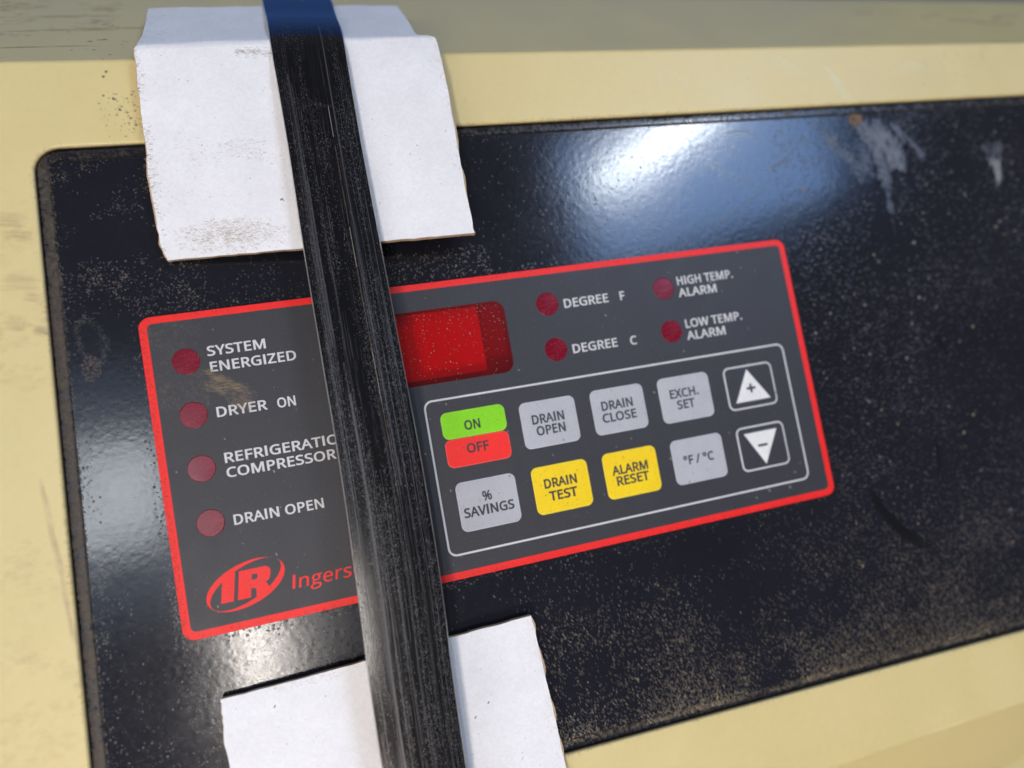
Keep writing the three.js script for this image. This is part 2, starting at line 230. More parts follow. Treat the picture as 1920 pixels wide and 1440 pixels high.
  const splash = [[114.6, 66.8], [118, 67.8], [124, 66.8], [126.5, 62.5], [129, 59.5], [130.2, 57], [129, 53.5], [127.4, 51.2], [126, 53], [122.6, 51.8], [121.8, 45], [120.6, 38.6], [119.6, 40], [119.4, 47], [118, 52.4], [119, 57.4], [116.2, 61.4]];
  const inside = (pts, x, y) => { let q = false; for (let i = 0, j = pts.length - 1; i < pts.length; j = i++) { const [a, b] = pts[i], [c, d] = pts[j]; if (b > y !== d > y && x < (c - a) * (y - b) / (d - b) + a) q = !q; } return q; };
  const cake = (pts, n, a, col = chalk) => { const xs = pts.map((p) => p[0]), ys = pts.map((p) => p[1]), X0 = Math.min(...xs) - 1.5, X1 = Math.max(...xs) + 1.5, V0 = Math.min(...ys) - 1.5, V1 = Math.max(...ys) + 1.5; for (let i = 0; i < n; i++) { const x = X0 + (X1 - X0) * R(), y = V0 + (V1 - V0) * R(), k = fbm(x * 0.45, y * 0.3, 131), dx = (fbm(x * 0.9, y * 0.9, 137) - 0.5) * 3.2, dy = (fbm(x * 0.9, y * 0.9, 139) - 0.5) * 3.2; if (!inside(pts, x + dx, y + dy) || R() > k * 2.6 - 0.6) continue; const z = 0.12 + 0.3 * R(); black.speck(x, y, z, z * (1 + R()), (R() - 0.5) * 0.6, col, 0.75, a * (0.4 + 0.6 * R())); } };
  cake(splash, 9000, 0.20); cake([[118, 66], [124, 64], [128, 58], [127, 52], [122, 54], [119, 59]], 4000, 0.16);
  cake([[126.6, 66.4], [130.4, 64.6], [134.2, 59.4], [136.6, 55.4], [135, 55.6], [131.4, 58.6], [128.4, 62.6]], 3000, 0.16);
  cake([[102.6, 64.2], [106.6, 64], [108, 61], [111.8, 56.6], [110.4, 55.6], [106, 58.6], [103.6, 61.6]], 2600, 0.13);
  cake([[110, 62], [116, 61], [118.4, 53], [116, 48], [112, 50], [108, 57]], 3600, 0.08);
  cake([[157, 57.6], [166, 57], [164, 50.6], [162.2, 44], [160.2, 43.8], [160.4, 49], [158.6, 52.6]], 3000, 0.10, 'rgb(140,140,140)');
  cake([[160.2, 51.4], [164, 52], [162.4, 43.6], [160, 43.6]], 1800, 0.18, 'rgb(150,150,148)');
  black.line([[120.6, 44], [120.2, 36], [119.9, 33]], 0.5, chalk, 0.6, 0.12); black.line([[121, 20], [120.4, 8], [120.2, -4]], 0.8, chalk, 0.5, 0.06); black.line([[108, 18], [107.4, 2], [107, -10]], 1.2, 'rgb(120,112,98)', 0.5, 0.07);
  black.dabs(260, [112.6, 117.8, 65.8, 70.2], 0.34, 'rgb(150,112,66)', 0.95, 0.8, (x, y) => (Math.hypot((x - 114.9) / 2.3, (y - 68.4) / 1.5) < 1 ? 1 : 0.1), R);
  black.dabs(40, [112.6, 115, 67, 70], 0.2, 'rgb(60,42,24)', 0.95, 0.7, () => 1, R);
  // rubbed arcs in the film
  const arc = (pts, w, n, a, col = 'rgb(106,120,146)', ro = 0.55) => { const cv = new THREE.CatmullRomCurve3(pts.map(([x, y]) => new THREE.Vector3(x, y, 0))); for (let i = 0; i < n; i++) { const o = (R() - 0.5) * w, t0 = R() * 0.3, t1 = 1 - R() * 0.3; black.line(Array.from({ length: 14 }, (_, k) => { const p = cv.getPoint(t0 + (t1 - t0) * k / 13); return [p.x + o * 0.6, p.y + o]; }), 0.08 + 0.22 * R(), col, ro, a); } };
  arc([[68, 66.4], [73, 67], [78.4, 66.6], [83, 63]], 1.4, 12, 0.20); arc([[97.6, 66.4], [93.6, 62], [88.4, 58], [80, 55.4]], 0.9, 12, 0.18); arc([[84, 58], [82, 52], [72, 46], [61, 40.6]], 1.4, 7, 0.10); arc([[104, 52], [94, 45], [80, 41]], 1.2, 6, 0.10); arc([[72, 55], [76, 52.6], [77.6, 49.6]], 1.2, 8, 0.18);
  black.dabs(300, [60, 73, 52, 66], 0.4, 'rgb(96,92,88)', 0.6, 0.22, (x, y) => (Math.abs((y - 59) + (x - 66) * 0.75) < 1.8 ? 0.9 : 0.05), R);
  // clean wiped streaks through the dust
  arc([[93.4, -37], [96, -42.6], [101, -49.6], [109.7, -56.7]], 2.6, 130, 0.35, 'rgb(13,13,16)', 0.2); arc([[118.3, -27], [118, -33], [116.4, -39]], 2.2, 70, 0.3, 'rgb(13,13,16)', 0.2); arc([[126, 4], [128, -1], [130, -2]], 3.0, 50, 0.25, 'rgb(13,13,16)', 0.2);
  for (let i = 0; i < 30; i++) { const x = 100 + 70 * R(), y = -36 + 80 * R(); arc([[x, y], [x + 8 * R(), y - 3 * R()], [x + 14 * R(), y - 6 * R()]], 1.2, 3, 0.10, R() < 0.5 ? 'rgb(18,18,22)' : 'rgb(84,86,96)', 0.4); }
  black.perPixel((x, y, r, g, b, q) => { const n = fbm(x * 0.05, y * 0.05, 91) - 0.5, f = fbm(x * 1.6, y * 1.6, 95, 3) - 0.5; const m = 1 + 0.22 * n + 0.16 * f; return [r * m, g * m, b * m, Math.max(20, Math.min(255, q * (1 + 0.5 * n + 0.3 * f)))]; });
}
const blackMat = new THREE.MeshPhysicalMaterial({ ...black.textures(), bumpMap: repeated(peel, 9, 5.2), bumpScale: 1.1e-5, roughness: 1 });
const displayRing = rect(-43.4, 0.4, 10.9, 29.0, 2.8, 8);
{
  const inner = 2.6, rings = [ringOf(opening, 8, -0.55), ringOf(opening, -0.1, -0.55), ringOf(opening, -0.35, -0.42), ringOf(opening, -inner + 0.65, -0.38)];
  for (let k = 0; k <= 5; k++) { const t = Math.PI / 2 * k / 5; rings.push(ringOf(opening, -inner + 0.35 - 0.7 * Math.sin(t), -0.4 + 0.4 * Math.sin(t))); }
  const topRing = rings[rings.length - 1].map((p) => [p[0], p[1], 0]); rings[rings.length - 1] = topRing;
  const g = mergeGeometries([flat(topRing, 0, [ringOf(displayRing, 0.4, 0)]), bare(strips(rings.map((r) => r.slice().reverse())))]);
  put(part(dryer, 'control_panel', black.uv(g), blackMat, 'glossy black panel with tan dust and dried drips'));
}

// ---------------------------------------------------------------- the keypad label
const S = 2048 / 165, key = new Skin(-LW, LW, -LH, LH, 2048, 'rgb(53,53,58)', 0.5);
const BUTTONS = [                                  // x0, x1, y0, y1, colour, lines [text, centre x, baseline, width]
  [-20, -4.1, -2.95, 3.6, 'rgb(136,222,0)', [['ON', -12.5, -1.25, 4.2]], 'green ON key'],
  [-20, -4.1, -9.8, -3.0, 'rgb(255,38,28)', [['OFF', -12.2, -6.8, 5.5]], 'red OFF key'],
  [-19.3, -4.5, -25.2, -13.4, 'rgb(184,186,192)', [['%', -12.0, -18.6, 2.4], ['SAVINGS', -12.0, -21.85, 12.5]], 'grey SAVINGS key'],
  [-0.5, 14, -8.75, 2.75, 'rgb(184,186,192)', [['DRAIN', 6.5, -2.8, 8.8], ['OPEN', 6.8, -5.75, 7.8]], 'grey DRAIN OPEN key'],
  [-0.4, 14.2, -25, -13.35, 'rgb(255,216,0)', [['DRAIN', 6.7, -18.8, 8.9], ['TEST', 6.9, -21.9, 7.2]], 'yellow DRAIN TEST key'],
  [18.2, 32.7, -8.6, 2.85, 'rgb(184,186,192)', [['DRAIN', 25.1, -2.5, 9.0], ['CLOSE', 25.2, -5.6, 9.5]], 'grey DRAIN CLOSE key'],
  [18.3, 33.0, -24.9, -13.3, 'rgb(255,216,0)', [['ALARM', 25.5, -18.9, 9.9], ['RESET', 25.5, -21.7, 9.0]], 'yellow ALARM RESET key'],
  [36.9, 51.6, -8.85, 2.95, 'rgb(184,186,192)', [['EXCH.', 44.0, -2.55, 8.6], ['SET', 43.9, -5.6, 5.1]], 'grey EXCH. SET key'],
  [37.2, 52.0, -24.9, -13.4, 'rgb(184,186,192)', [['°F / °C', 44.5, -20.0, 8.8]], 'grey degree unit key'],
  [56.1, 70.8, -8.8, 2.85, null, [], 'key with white up triangle and plus'],
  [56.4, 70.8, -25.15, -13.4, null, [], 'key with white down triangle and minus'],
];
const LEDS = [[-73.8, 24.6], [-73.9, 12.5], [-73.9, 0.5], [-73.7, -11.6], [11.7, 26.4], [11.8, 14.7], [44.0, 26.4], [43.9, 14.8]];
{
  const g = key.c, R = rng(23), white = 'rgb(214,214,214)', red = 'rgb(244,30,24)';
  const rr = (x0, x1, y0, y1, r) => { g.beginPath(); g.roundRect(x0, y0, x1 - x0, y1 - y0, r); };
  // plain sans lettering; the capital I is a bare stem
  const set = (str, px, lw) => { let x = 0; const step = (ch) => (ch === 'I' ? 0.30 * px : g.measureText(ch).width); g.lineWidth = lw; for (const ch of str) { if (ch === 'I') { g.fillRect(x + 0.095 * px - lw / 2, -0.714 * px - lw / 2, 0.108 * px + lw, 0.714 * px + lw); } else { g.fillText(ch, x, 0); if (lw) g.strokeText(ch, x, 0); } x += step(ch); } return x; };
  const long = (str, px) => [...str].reduce((t, ch) => t + (ch === 'I' ? 0.30 * px : g.measureText(ch).width), 0);
  const text = (str, x, y, w, cap = 2.2, color = white, weight = 0.04, anchor = 'left') => {
    g.save(); g.setTransform(1, 0, 0, 1, 0, 0); const px = cap / 0.714 * S; g.font = `${px}px sans-serif`; const k = w * S / long(str, px);
    g.translate((x + LW) * S - (anchor === 'center' ? w * S / 2 : 0), (LH - y) * S); g.scale(k, 1); g.fillStyle = g.strokeStyle = color; g.lineJoin = 'miter'; g.miterLimit = 3; set(str, px, px * weight); g.restore();
  };
  // red rim and white frame
  g.fillStyle = red; g.fillRect(-LW, -LH, 2 * LW, 2 * LH); g.fillStyle = 'rgb(53,53,58)'; rr(-LW + 1.75, LW - 1.75, -LH + 1.75, LH - 1.65, 1.2); g.fill();
  g.strokeStyle = white; g.lineWidth = 0.5; rr(-23.2, 75.4, -30.0, 6.9, 1.9); g.stroke();
  text('SYSTEM', -69.3, 25.2, 13.0); text('ENERGIZED', -69.3, 21.55, 19.1); text('DRYER', -69.4, 11.3, 11.1); text('ON', -56.2, 11.2, 4.4);
  text('REFRIGERATION', -69.2, 0.9, 28.2); text('COMPRESSOR', -69.1, -2.4, 24.0); text('DRAIN', -69.2, -13.0, 10.2); text('OPEN', -58.1, -12.95, 8.9);
  text('DEGREE', 15.8, 24.9, 12.5); text('F', 31.2, 24.9, 1.6); text('DEGREE', 15.9, 13.1, 12.6); text('C', 31.8, 13.0, 2.0);
  text('HIGH TEMP.', 48, 26.75, 17.1); text('ALARM', 48.1, 23.5, 11.5); text('LOW TEMP.', 48, 15.15, 17.3); text('ALARM', 48.1, 11.9, 11.6);
  for (const [x0, x1, y0, y1, col, lines] of BUTTONS) {
    if (col) { g.fillStyle = col; rr(x0, x1, y0, y1, 1.6); g.fill(); g.strokeStyle = 'rgba(255,255,255,0.25)'; g.lineWidth = 0.2; rr(x0 + 0.1, x1 - 0.1, y0 + 0.1, y1 - 0.1, 1.5); g.stroke(); }
    else { g.strokeStyle = white; g.lineWidth = 0.48; rr(x0 + 0.25, x1 - 0.25, y0 + 0.25, y1 - 0.25, 1.5); g.stroke(); }
    for (const [s, x, y, w] of lines) text(s, x, y, w, 2.2, 'rgb(52,52,58)', 0.055, 'center');
  }
  const tri = (p) => { g.fillStyle = 'rgb(236,236,234)'; g.beginPath(); p.forEach(([x, y], i) => (i ? g.lineTo(x, y) : g.moveTo(x, y))); g.closePath(); g.fill(); };
  tri([[63.2, 1.7], [58.3, -6.9], [68.8, -6.9]]); tri([[58.6, -15.2], [68.6, -15.2], [63.6, -24.0]]);
  g.strokeStyle = 'rgb(62,62,70)'; g.lineCap = 'butt'; g.lineWidth = 0.62; g.beginPath(); g.moveTo(62.2, -3.5); g.lineTo(64.8, -3.5); g.moveTo(63.5, -2.3); g.lineTo(63.5, -4.7); g.moveTo(62.2, -18.9); g.lineTo(65.0, -18.9); g.stroke(); g.lineCap = 'round';
  // emblem: slanted block letters inside a swelling oval stroke, with the name beside it
  g.save(); g.fillStyle = red; g.translate(-68.4, -26.3);
  const oval = (cx, cy, a, b, t) => g.ellipse(cx, cy, a, b, t, 0, 2 * Math.PI);
  g.beginPath(); oval(0, 0.05, 8.75, 4.65, 0.30); oval(0, 0.12, 8.35, 3.65, 0.42); g.fill('evenodd');
  const sk = 0.18, L = (pts) => { pts.forEach(([x, y], i) => (i ? g.lineTo(x + sk * y, y) : g.moveTo(x + sk * y, y))); g.closePath(); };
  g.beginPath(); L([[-5.1, -3.0], [-2.4, -3.0], [-2.4, 3.15], [-5.1, 3.15]]); g.fill();
  g.beginPath(); g.moveTo(-1.65 - sk * 3, -3.0); g.lineTo(-1.65 + sk * 3.15, 3.15); g.lineTo(3.6 + sk * 3.15, 3.15); g.bezierCurveTo(5.6, 3.1, 5.6, 2.0, 5.3, 1.1); g.bezierCurveTo(5.1, 0.1, 4.5, -0.2, 4.0, -0.3); g.bezierCurveTo(4.7, -0.6, 4.6, -1.2, 4.5, -1.8); g.lineTo(4.4, -3.0); g.lineTo(1.75, -3.0); g.lineTo(1.9, -1.6); g.bezierCurveTo(1.9, -1.1, 1.6, -1.05, 0.95, -1.05); g.lineTo(0.6, -3.0); g.closePath();
  g.moveTo(1.25, 0.75); g.lineTo(1.5, 1.9); g.lineTo(2.2, 1.9); g.bezierCurveTo(2.8, 1.9, 2.7, 0.75, 2.0, 0.75); g.closePath(); g.fill('evenodd'); g.restore();
  g.save(); g.setTransform(1, 0, 0, 1, 0, 0); { const px = 2.95 / 0.714 * S; g.font = `${px}px sans-serif`; const k = 13.6 * S / long('Ingers', px); g.translate((-59.4 + LW) * S, (LH + 29.4) * S); g.transform(k, 0, -0.16, 1, 0, 0); g.fillStyle = g.strokeStyle = red; set('Ingersoll Rand', px, px * 0.02); } g.restore();
  // dust: tan smear over the second line, film at the left rim, scattered grains
  for (let i = 0; i < 2200; i++) { const t = R(), x = -72 + 12 * t + (R() - 0.5) * 2, y = 21 - 9 * Math.pow(t, 1.2) + (R() - 0.5) * 4.6; const k = fbm(x * 0.35, y * 0.5, 13) * 2.2 - 0.75; if (R() > k * Math.sin(3.14 * Math.min(1, t + 0.05))) continue; key.line([[x, y], [x + 0.5 + 0.6 * R(), y - 0.3 + 0.3 * R()]], 0.1 + 0.2 * R(), 'rgb(138,120,90)', 0.9, 0.10 + 0.2 * R()); }
  for (let i = 0; i < 900; i++) { const x = -67 + 7 * R(), y = 11 + 7 * R(); if (Math.hypot((x + 64) / 3.5, (y - 15) / 3.2) > 0.6 + 0.5 * R()) continue; key.line([[x, y], [x + 0.5, y - 0.3]], 0.12 + 0.2 * R(), 'rgb(142,122,92)', 0.9, 0.12); }
  key.dabs(2600, [-81, -70, 14, 34], 0.28, 'rgb(120,106,84)', 0.85, 0.14, (x, y) => Math.max(0, fbm(x * 0.25, y * 0.22, 14) * 2.4 - 0.8), R);
  for (let i = 0; i < 5200; i++) { const x = -82 + 164 * R(), y = -35 + 70 * R(), a = 0.05 + 0.06 * R(); key.speck(x, y, a, a * (1 + R()), 0.3, R() < 0.7 ? 'rgb(140,136,128)' : 'rgb(60,56,52)', 0.9, 0.15 + 0.3 * R()); }
  for (let i = 0; i < 130; i++) { const x = -82 + 164 * R(), y = -35 + 70 * R(), a = 0.10 + 0.14 * R(); key.speck(x, y, a, a * (1 + 0.8 * R()), 0.25, R() < 0.75 ? 'rgb(164,158,142)' : 'rgb(116,92,66)', 0.9, 0.45 + 0.4 * R()); }
  for (let i = 0; i < 700; i++) { const left = R() < 0.5, x = left ? -LW + R() * 1.2 : -82 + 164 * R(), y = left ? -35 + 70 * R() : (R() < 0.5 ? LH - R() * 0.9 : -LH + R() * 0.9); key.speck(x, y, 0.1 + 0.12 * R(), 0.1, R() * 3, 'rgb(104,72,50)', 0.9, 0.35); }
  key.perPixel((x, y, r, gg, b, q) => { const f = hash(Math.floor(x * 9), Math.floor(y * 9), 7) - 0.5, n = fbm(x * 0.3, y * 0.3, 33, 3) - 0.5, m = 1 + 0.07 * f + 0.05 * n; return [r * m, gg * m, b * m, Math.min(255, q * (1 + 0.25 * n))]; });
}
const keyTex = key.textures();
const keyMat = new THREE.MeshPhysicalMaterial({ ...keyTex, bumpMap: repeated(stipple, 6, 2.6), bumpScale: 2.4e-5, roughness: 1 });
const rim = roundedPoly([[-LW, -LH], [LW, -LH], [LW, LH], [-LW, LH]], 2.6, 8), TH = 0.45;
const sheet = put(part(dryer, 'control_label', (() => {
  const rings = [ringOf(rim, 0, 0.01), ringOf(rim, 0, TH - 0.08), ringOf(rim, -0.08, TH)];
  const holes = [ringOf(displayRing, 0, 0), ...LEDS.map(([x, y]) => Array.from({ length: 32 }, (_, k) => [x + 2.95 * Math.cos(k * Math.PI / 16), y + 2.95 * Math.sin(k * Math.PI / 16), 0]))];
  return key.uv(mergeGeometries([flat(rings[2], TH, holes), bare(strips(rings.map((r) => r.slice().reverse()))), ...holes.map((h) => bare(strips([h.map((p) => [p[0], p[1], TH]), h.map((p) => [p[0], p[1], 0.005])])))]));
})(), keyMat, 'dark grey keypad label with red rim'));
for (const [x0, x1, y0, y1, , , label] of BUTTONS) {
  const r = rect(x0, x1, y0, y1, 1.6), rings = [ringOf(r, 0, TH + 0.004), ringOf(r, -0.02, TH + 0.05), ringOf(r, -0.10, TH + 0.09)];
  part(sheet, 'button', key.uv(mergeGeometries([flat(rings[2], TH + 0.09), bare(strips(rings.map((q) => q.slice().reverse())))])), keyMat, label);
}
{ // indicator windows: scratched red film discs
  const led = new Skin(-3, 3, -3, 3, 128, 'rgb(116,0,25)', 0.16), R = rng(77);
  for (let i = 0; i < 70; i++) { const y = -3 + 6 * R(), x = -3 + 5 * R(), l = 1 + 3 * R(); led.line([[x, y], [x + l, y + 0.15 * l + 0.3 * (R() - 0.5)]], 0.05, 'rgb(170,50,80)', 0.3, 0.4); }
  for (let i = 0; i < 40; i++) led.speck(-3 + 6 * R(), -3 + 6 * R(), 0.07, 0.06, 0, 'rgb(176,120,110)', 0.9, 0.6);
  const tx = led.textures(), brushed = tile(128, 16, 88, [[1, 1], [2, 1]]);
  const mat = new THREE.MeshPhysicalMaterial({ ...tx, bumpMap: repeated(brushed, 0.25, 1.6), bumpScale: 0.8e-5, roughness: 1, specularIntensity: 0.9 });
  LEDS.forEach(([x, y], i) => {
    const c = Array.from({ length: 32 }, (_, k) => ({ x: 2.95 * Math.cos(k * Math.PI / 16), y: 2.95 * Math.sin(k * Math.PI / 16), nx: Math.cos(k * Math.PI / 16), ny: Math.sin(k * Math.PI / 16) }));
    const geo = led.uv(mergeGeometries([flat(ringOf(c, -0.12, 0), TH + 0.02), bare(strips([ringOf(c, 0.02, TH - 0.2), ringOf(c, 0.02, TH), ringOf(c, -0.12, TH + 0.02)].map((q) => q.slice().reverse())))]));
    geo.translate(x, y, 0); part(sheet, 'indicator_window', geo, mat);
  });
}
{ // display: red film over a well with the digit block standing in it
  const film = new Skin(-44, 1, 10, 30, 1024, 'rgb(242,0,20)', 0.16), R = rng(91);
  for (let i = 0; i < 900; i++) { const x = -44 + 45 * R(), y = 10 + 20 * R(), a = 0.05 + 0.07 * R(); film.speck(x, y, a, a, 0, 'rgb(255,120,130)', 0.9, 0.5 * R()); }
  const filmMat = new THREE.MeshPhysicalMaterial({ map: film.textures().map, roughness: 0.22, transmission: 0.94, thickness: 0, ior: 1.45 });
  part(sheet, 'display_window', film.uv(flat(ringOf(displayRing, -0.02, 0), TH - 0.12)), filmMat, 'red display window beside the strap');
  const dustMat = new THREE.MeshStandardMaterial({ color: new THREE.Color().setRGB(0.32, 0.24, 0.22), roughness: 0.95 });
  const bits = []; for (let i = 0; i < 420; i++) { const x = -43 + 43 * R(), y = 11.1 + 17.6 * R() ** (R() < 0.3 ? 0.3 : 1), a = 0.05 + 0.11 * R() * R(); bits.push(new THREE.OctahedronGeometry(a).scale(1, 1 + R(), 0.5).rotateZ(R() * 3).translate(x, y, TH - 0.10)); }
  const dust = part(sheet, 'dust_grains', mergeGeometries(bits), dustMat); dust.userData.kind = 'stuff';
  const wellMat = new THREE.MeshStandardMaterial({ color: new THREE.Color().setRGB(0.24, 0.22, 0.22), roughness: 0.8 });
  const w0 = ringOf(displayRing, 0.4, 0);
  part(sheet, 'display_well', mergeGeometries([bare(strips([w0.map((p) => [p[0], p[1], -0.01]), w0.map((p) => [p[0], p[1], -6.5])])), flat(w0, -6.5)]), wellMat);
  const blockRing = rect(-40, -5.5, 12.7, 30.2 - 1.0, 0.5, 3);
  part(sheet, 'digit_block', mergeGeometries([flat(blockRing.map((p) => [p.x, p.y]), -4.2), bare(strips([ringOf(blockRing, 0, -6.4), ringOf(blockRing, 0, -4.2)].map((q) => q.slice().reverse())))]), new THREE.MeshStandardMaterial({ color: new THREE.Color().setRGB(0.6, 0.57, 0.55), roughness: 0.7 }));
}

// ---------------------------------------------------------------- white board pads under the strap
// rows of [left, right] points; a smooth sheet is drawn through them, with ragged sides
function pad(name, label, rows, seed, marks, torn) {
  const g = thing(name, label, 'cardboard'), R = rng(seed), NV = 90, NU = 44;
  const cv = [0, 1].map((s) => new THREE.CatmullRomCurve3(rows.map((r) => new THREE.Vector3(...r[s])), false, 'centripetal'));
  const side = [0, 1].map((s) => cv[s].getPoints(NV));
  const rag = (s, j, amp) => amp * ((fbm(j * 0.11, 0, seed + s, 3) - 0.5) * 2.2 + (vnoise(j * 0.9, 3, seed + s + 5) - 0.5) * 0.35);
  const grid = (grow, lift, k) => Array.from({ length: NV + 1 }, (_, j) => {
    const a = side[0][j].clone(), b = side[1][j].clone(); a.x += rag(0, j, 0.55) - grow * (0.3 + 1.1 * vnoise(j * 0.4, 1, seed + k)) * torn[0]; b.x += rag(1, j, 0.35) + grow * (0.1 + 1.9 * Math.max(0, vnoise(j * 0.3, 7, seed + k) - 0.25)) * torn[1];
    return Array.from({ length: NU + 1 }, (_, i) => { const u = i / NU, p = a.clone().lerp(b, u); p.z += lift + 0.5 * Math.sin(Math.PI * u) * 0.5 + 0.5 * (fbm(u * 4, j * 0.05, seed + 9) - 0.5); p.y += (j === 0 || j === NV ? 0.22 * (vnoise(u * 30, j, seed + 12) - 0.5) : 0); return p.toArray(); });
  });
  const slab = (top, th, uv) => {
    const bot = top.map((row, j) => row.map((p, i) => {
      const q = top[Math.min(j + 1, NV)][i], o = top[Math.max(j - 1, 0)][i], dy = q[1] - o[1], dz = q[2] - o[2], l = Math.hypot(dy, dz) || 1; return [p[0], p[1] + th * -dz / l, p[2] + th * dy / l];
    }));
    const rim2 = (m) => [...m[0], ...m.slice(1, -1).map((r) => r[NU]), ...m[NV].slice().reverse(), ...m.slice(1, -1).reverse().map((r) => r[0])];
    const parts = [strips(top.map((r) => r), false), strips(bot.map((r) => r.slice().reverse()), false), strips([rim2(top), rim2(bot)])].map(bare);
    return uv.uv(mergeGeometries(parts));
  };
  const xs = rows.flat().map((p) => p[0]), ys = rows.flat().map((p) => p[1]);
  const skin = new Skin(Math.min(...xs) - 3, Math.max(...xs) + 3, Math.min(...ys) - 2, Math.max(...ys) + 2, 1024, 'rgb(240,240,242)', 0.62);
  marks(skin, R);
  skin.perPixel((x, y, r, gg, b, q) => { const n = fbm(x * 0.15, y * 0.15, seed + 40) - 0.5, f = fbm(x * 2.2, y * 2.2, seed + 50, 2) - 0.5, m = 1 + 0.05 * n + 0.05 * f; return [Math.min(255, r * m), Math.min(255, gg * m), Math.min(255, b * m), q * (1 + 0.2 * f)]; });
  part(g, 'white_facing', slab(grid(0, 0, 0), 0.3, skin), new THREE.MeshPhysicalMaterial({ ...skin.textures(), bumpMap: repeated(grainy, 3, 3), bumpScale: 2.5e-5, roughness: 1 }));
  const kraft = new Skin(-90, 10, -130, 130, 512, 'rgb(190,164,132)', 0.9), K = rng(seed + 3);
  for (let i = 0; i < 6000; i++) { const x = -90 + 100 * K(), y = -130 + 260 * K(); kraft.line([[x, y], [x + (K() - 0.5) * 2, y + (K() - 0.5) * 2]], 0.2, K() < 0.5 ? 'rgb(160,132,100)' : 'rgb(216,198,172)', 0.95, 0.5); }
  part(g, 'kraft_core', slab(grid(1, -0.32, 3), 1.3, kraft), new THREE.MeshStandardMaterial({ map: kraft.textures().map, roughness: 0.95, bumpMap: repeated(grainy, 8, 20), bumpScale: 6e-5 }), 'torn brown board core showing at the edges');
  return g;
}
const hairs = (skin, R, n, box, keep, col, a, lean = 0.3) => { for (let i = 0; i < 3 * n; i++) { const x = box[0] + R() * (box[1] - box[0]), y = box[2] + R() * (box[3] - box[2]); if (R() > keep(x, y) * (0.4 + fbm(x * 0.9, y * 0.9, 77))) continue; const l = 0.2 + 0.6 * R(), t = -lean + (R() - 0.5) * 1.6; skin.line([[x, y], [x + l * Math.cos(t), y + l * Math.sin(t)]], 0.05 + 0.14 * R() * R(), col, 0.85, a * (0.15 + 0.6 * R())); } };
pad('board_pad', 'bent white board pad over the upper edge of the panel', [
  [[-73.7, 120.7, -18.7], [-9.6, 119.3, -18.3]], [[-73.4, 108, -6.3], [-9.5, 107, -6.0]], [[-73.5, 97.0, 4.4], [-9.6, 96.0, 5.0]], [[-73.6, 96.1, 5.15], [-7.6, 95.3, 5.7]], [[-73.8, 95.0, 5.6], [-5.9, 94.2, 6.4]], [[-73.8, 93.8, 5.6], [-5.8, 93.0, 6.6]], [[-74.0, 86.7, 5.0], [-5.7, 84.2, 7.5]],
  [[-74.8, 77.3, 4.2], [-5.8, 72.5, 8.0]], [[-75.2, 66.4, 3.7], [-5.8, 59.6, 8.5]], [[-74.9, 51.9, 3.0], [-5.8, 46.9, 9.0]], [[-74.3, 47.2, 2.8], [-5.9, 44.0, 9.2]]], 401, (s, R) => {
  hairs(s, R, 2600, [-72, -42, 46, 60], (x, y) => Math.max(0, 1 - Math.hypot((x + 60) / 14, (y - 51 + (x + 60) * 0.06) / 4.6)) * 1.3, 'rgb(136,114,92)', 0.62);
  hairs(s, R, 900, [-66, -44, 62, 80], (x, y) => Math.max(0, 1 - Math.hypot((x + 54) / 9, (y - 70 + (x + 54) * 0.25) / 3.6)), 'rgb(150,126,116)', 0.6);
  hairs(s, R, 500, [-74, -60, 58, 76], (x, y) => 0.5 * Math.max(0, fbm(x * 0.2, y * 0.2, 5) * 2 - 0.8), 'rgb(150,134,120)', 0.4);
  hairs(s, R, 1500, [-76.5, -70, 45, 96], (x, y) => Math.max(0, 1 - (x + 75.5) / 2.6) * (fbm(y * 0.16, 0, 8) * 2.2 - 0.6), 'rgb(110,88,68)', 0.8, 0.0);
  hairs(s, R, 260, [-74, -66, 97, 115], (x, y) => Math.max(0, 1 - (x + 73) / 6), 'rgb(150,136,122)', 0.4, 0.3);
  hairs(s, R, 500, [-74, -12, 108, 114], (x) => 0.5 * Math.max(0, fbm(x * 0.2, 1, 6) * 2 - 0.7), 'rgb(160,146,128)', 0.4, 0);
  hairs(s, R, 420, [-14, -3, 60, 96], (x, y) => Math.max(0, (x + 8.4) / 3) * (y > 78 ? 1 : 0.4), 'rgb(176,150,120)', 0.6, 1.2);
  hairs(s, R, 240, [-53, -44, 91.4, 94], (x, y) => (Math.abs(y - 92.6 + (x + 48) * 0.12) < 0.5 ? 0.9 : 0.1), 'rgb(120,108,92)', 0.6, 0.15);
  s.dabs(260, [-75, -5, 44, 114], 0.12, 'rgb(110,104,100)', 0.8, 0.7, () => 0.7, R);
  for (const [x, y] of [[-47.8, 57.6]]) { s.speck(x, y, 0.4, 0.2, 0.4, 'rgb(84,78,74)', 0.8, 0.8); s.speck(x + 0.4, y - 0.3, 0.2, 0.12, 0.4, 'rgb(84,78,74)', 0.8, 0.7); }
}, [0.3, 0.4]);
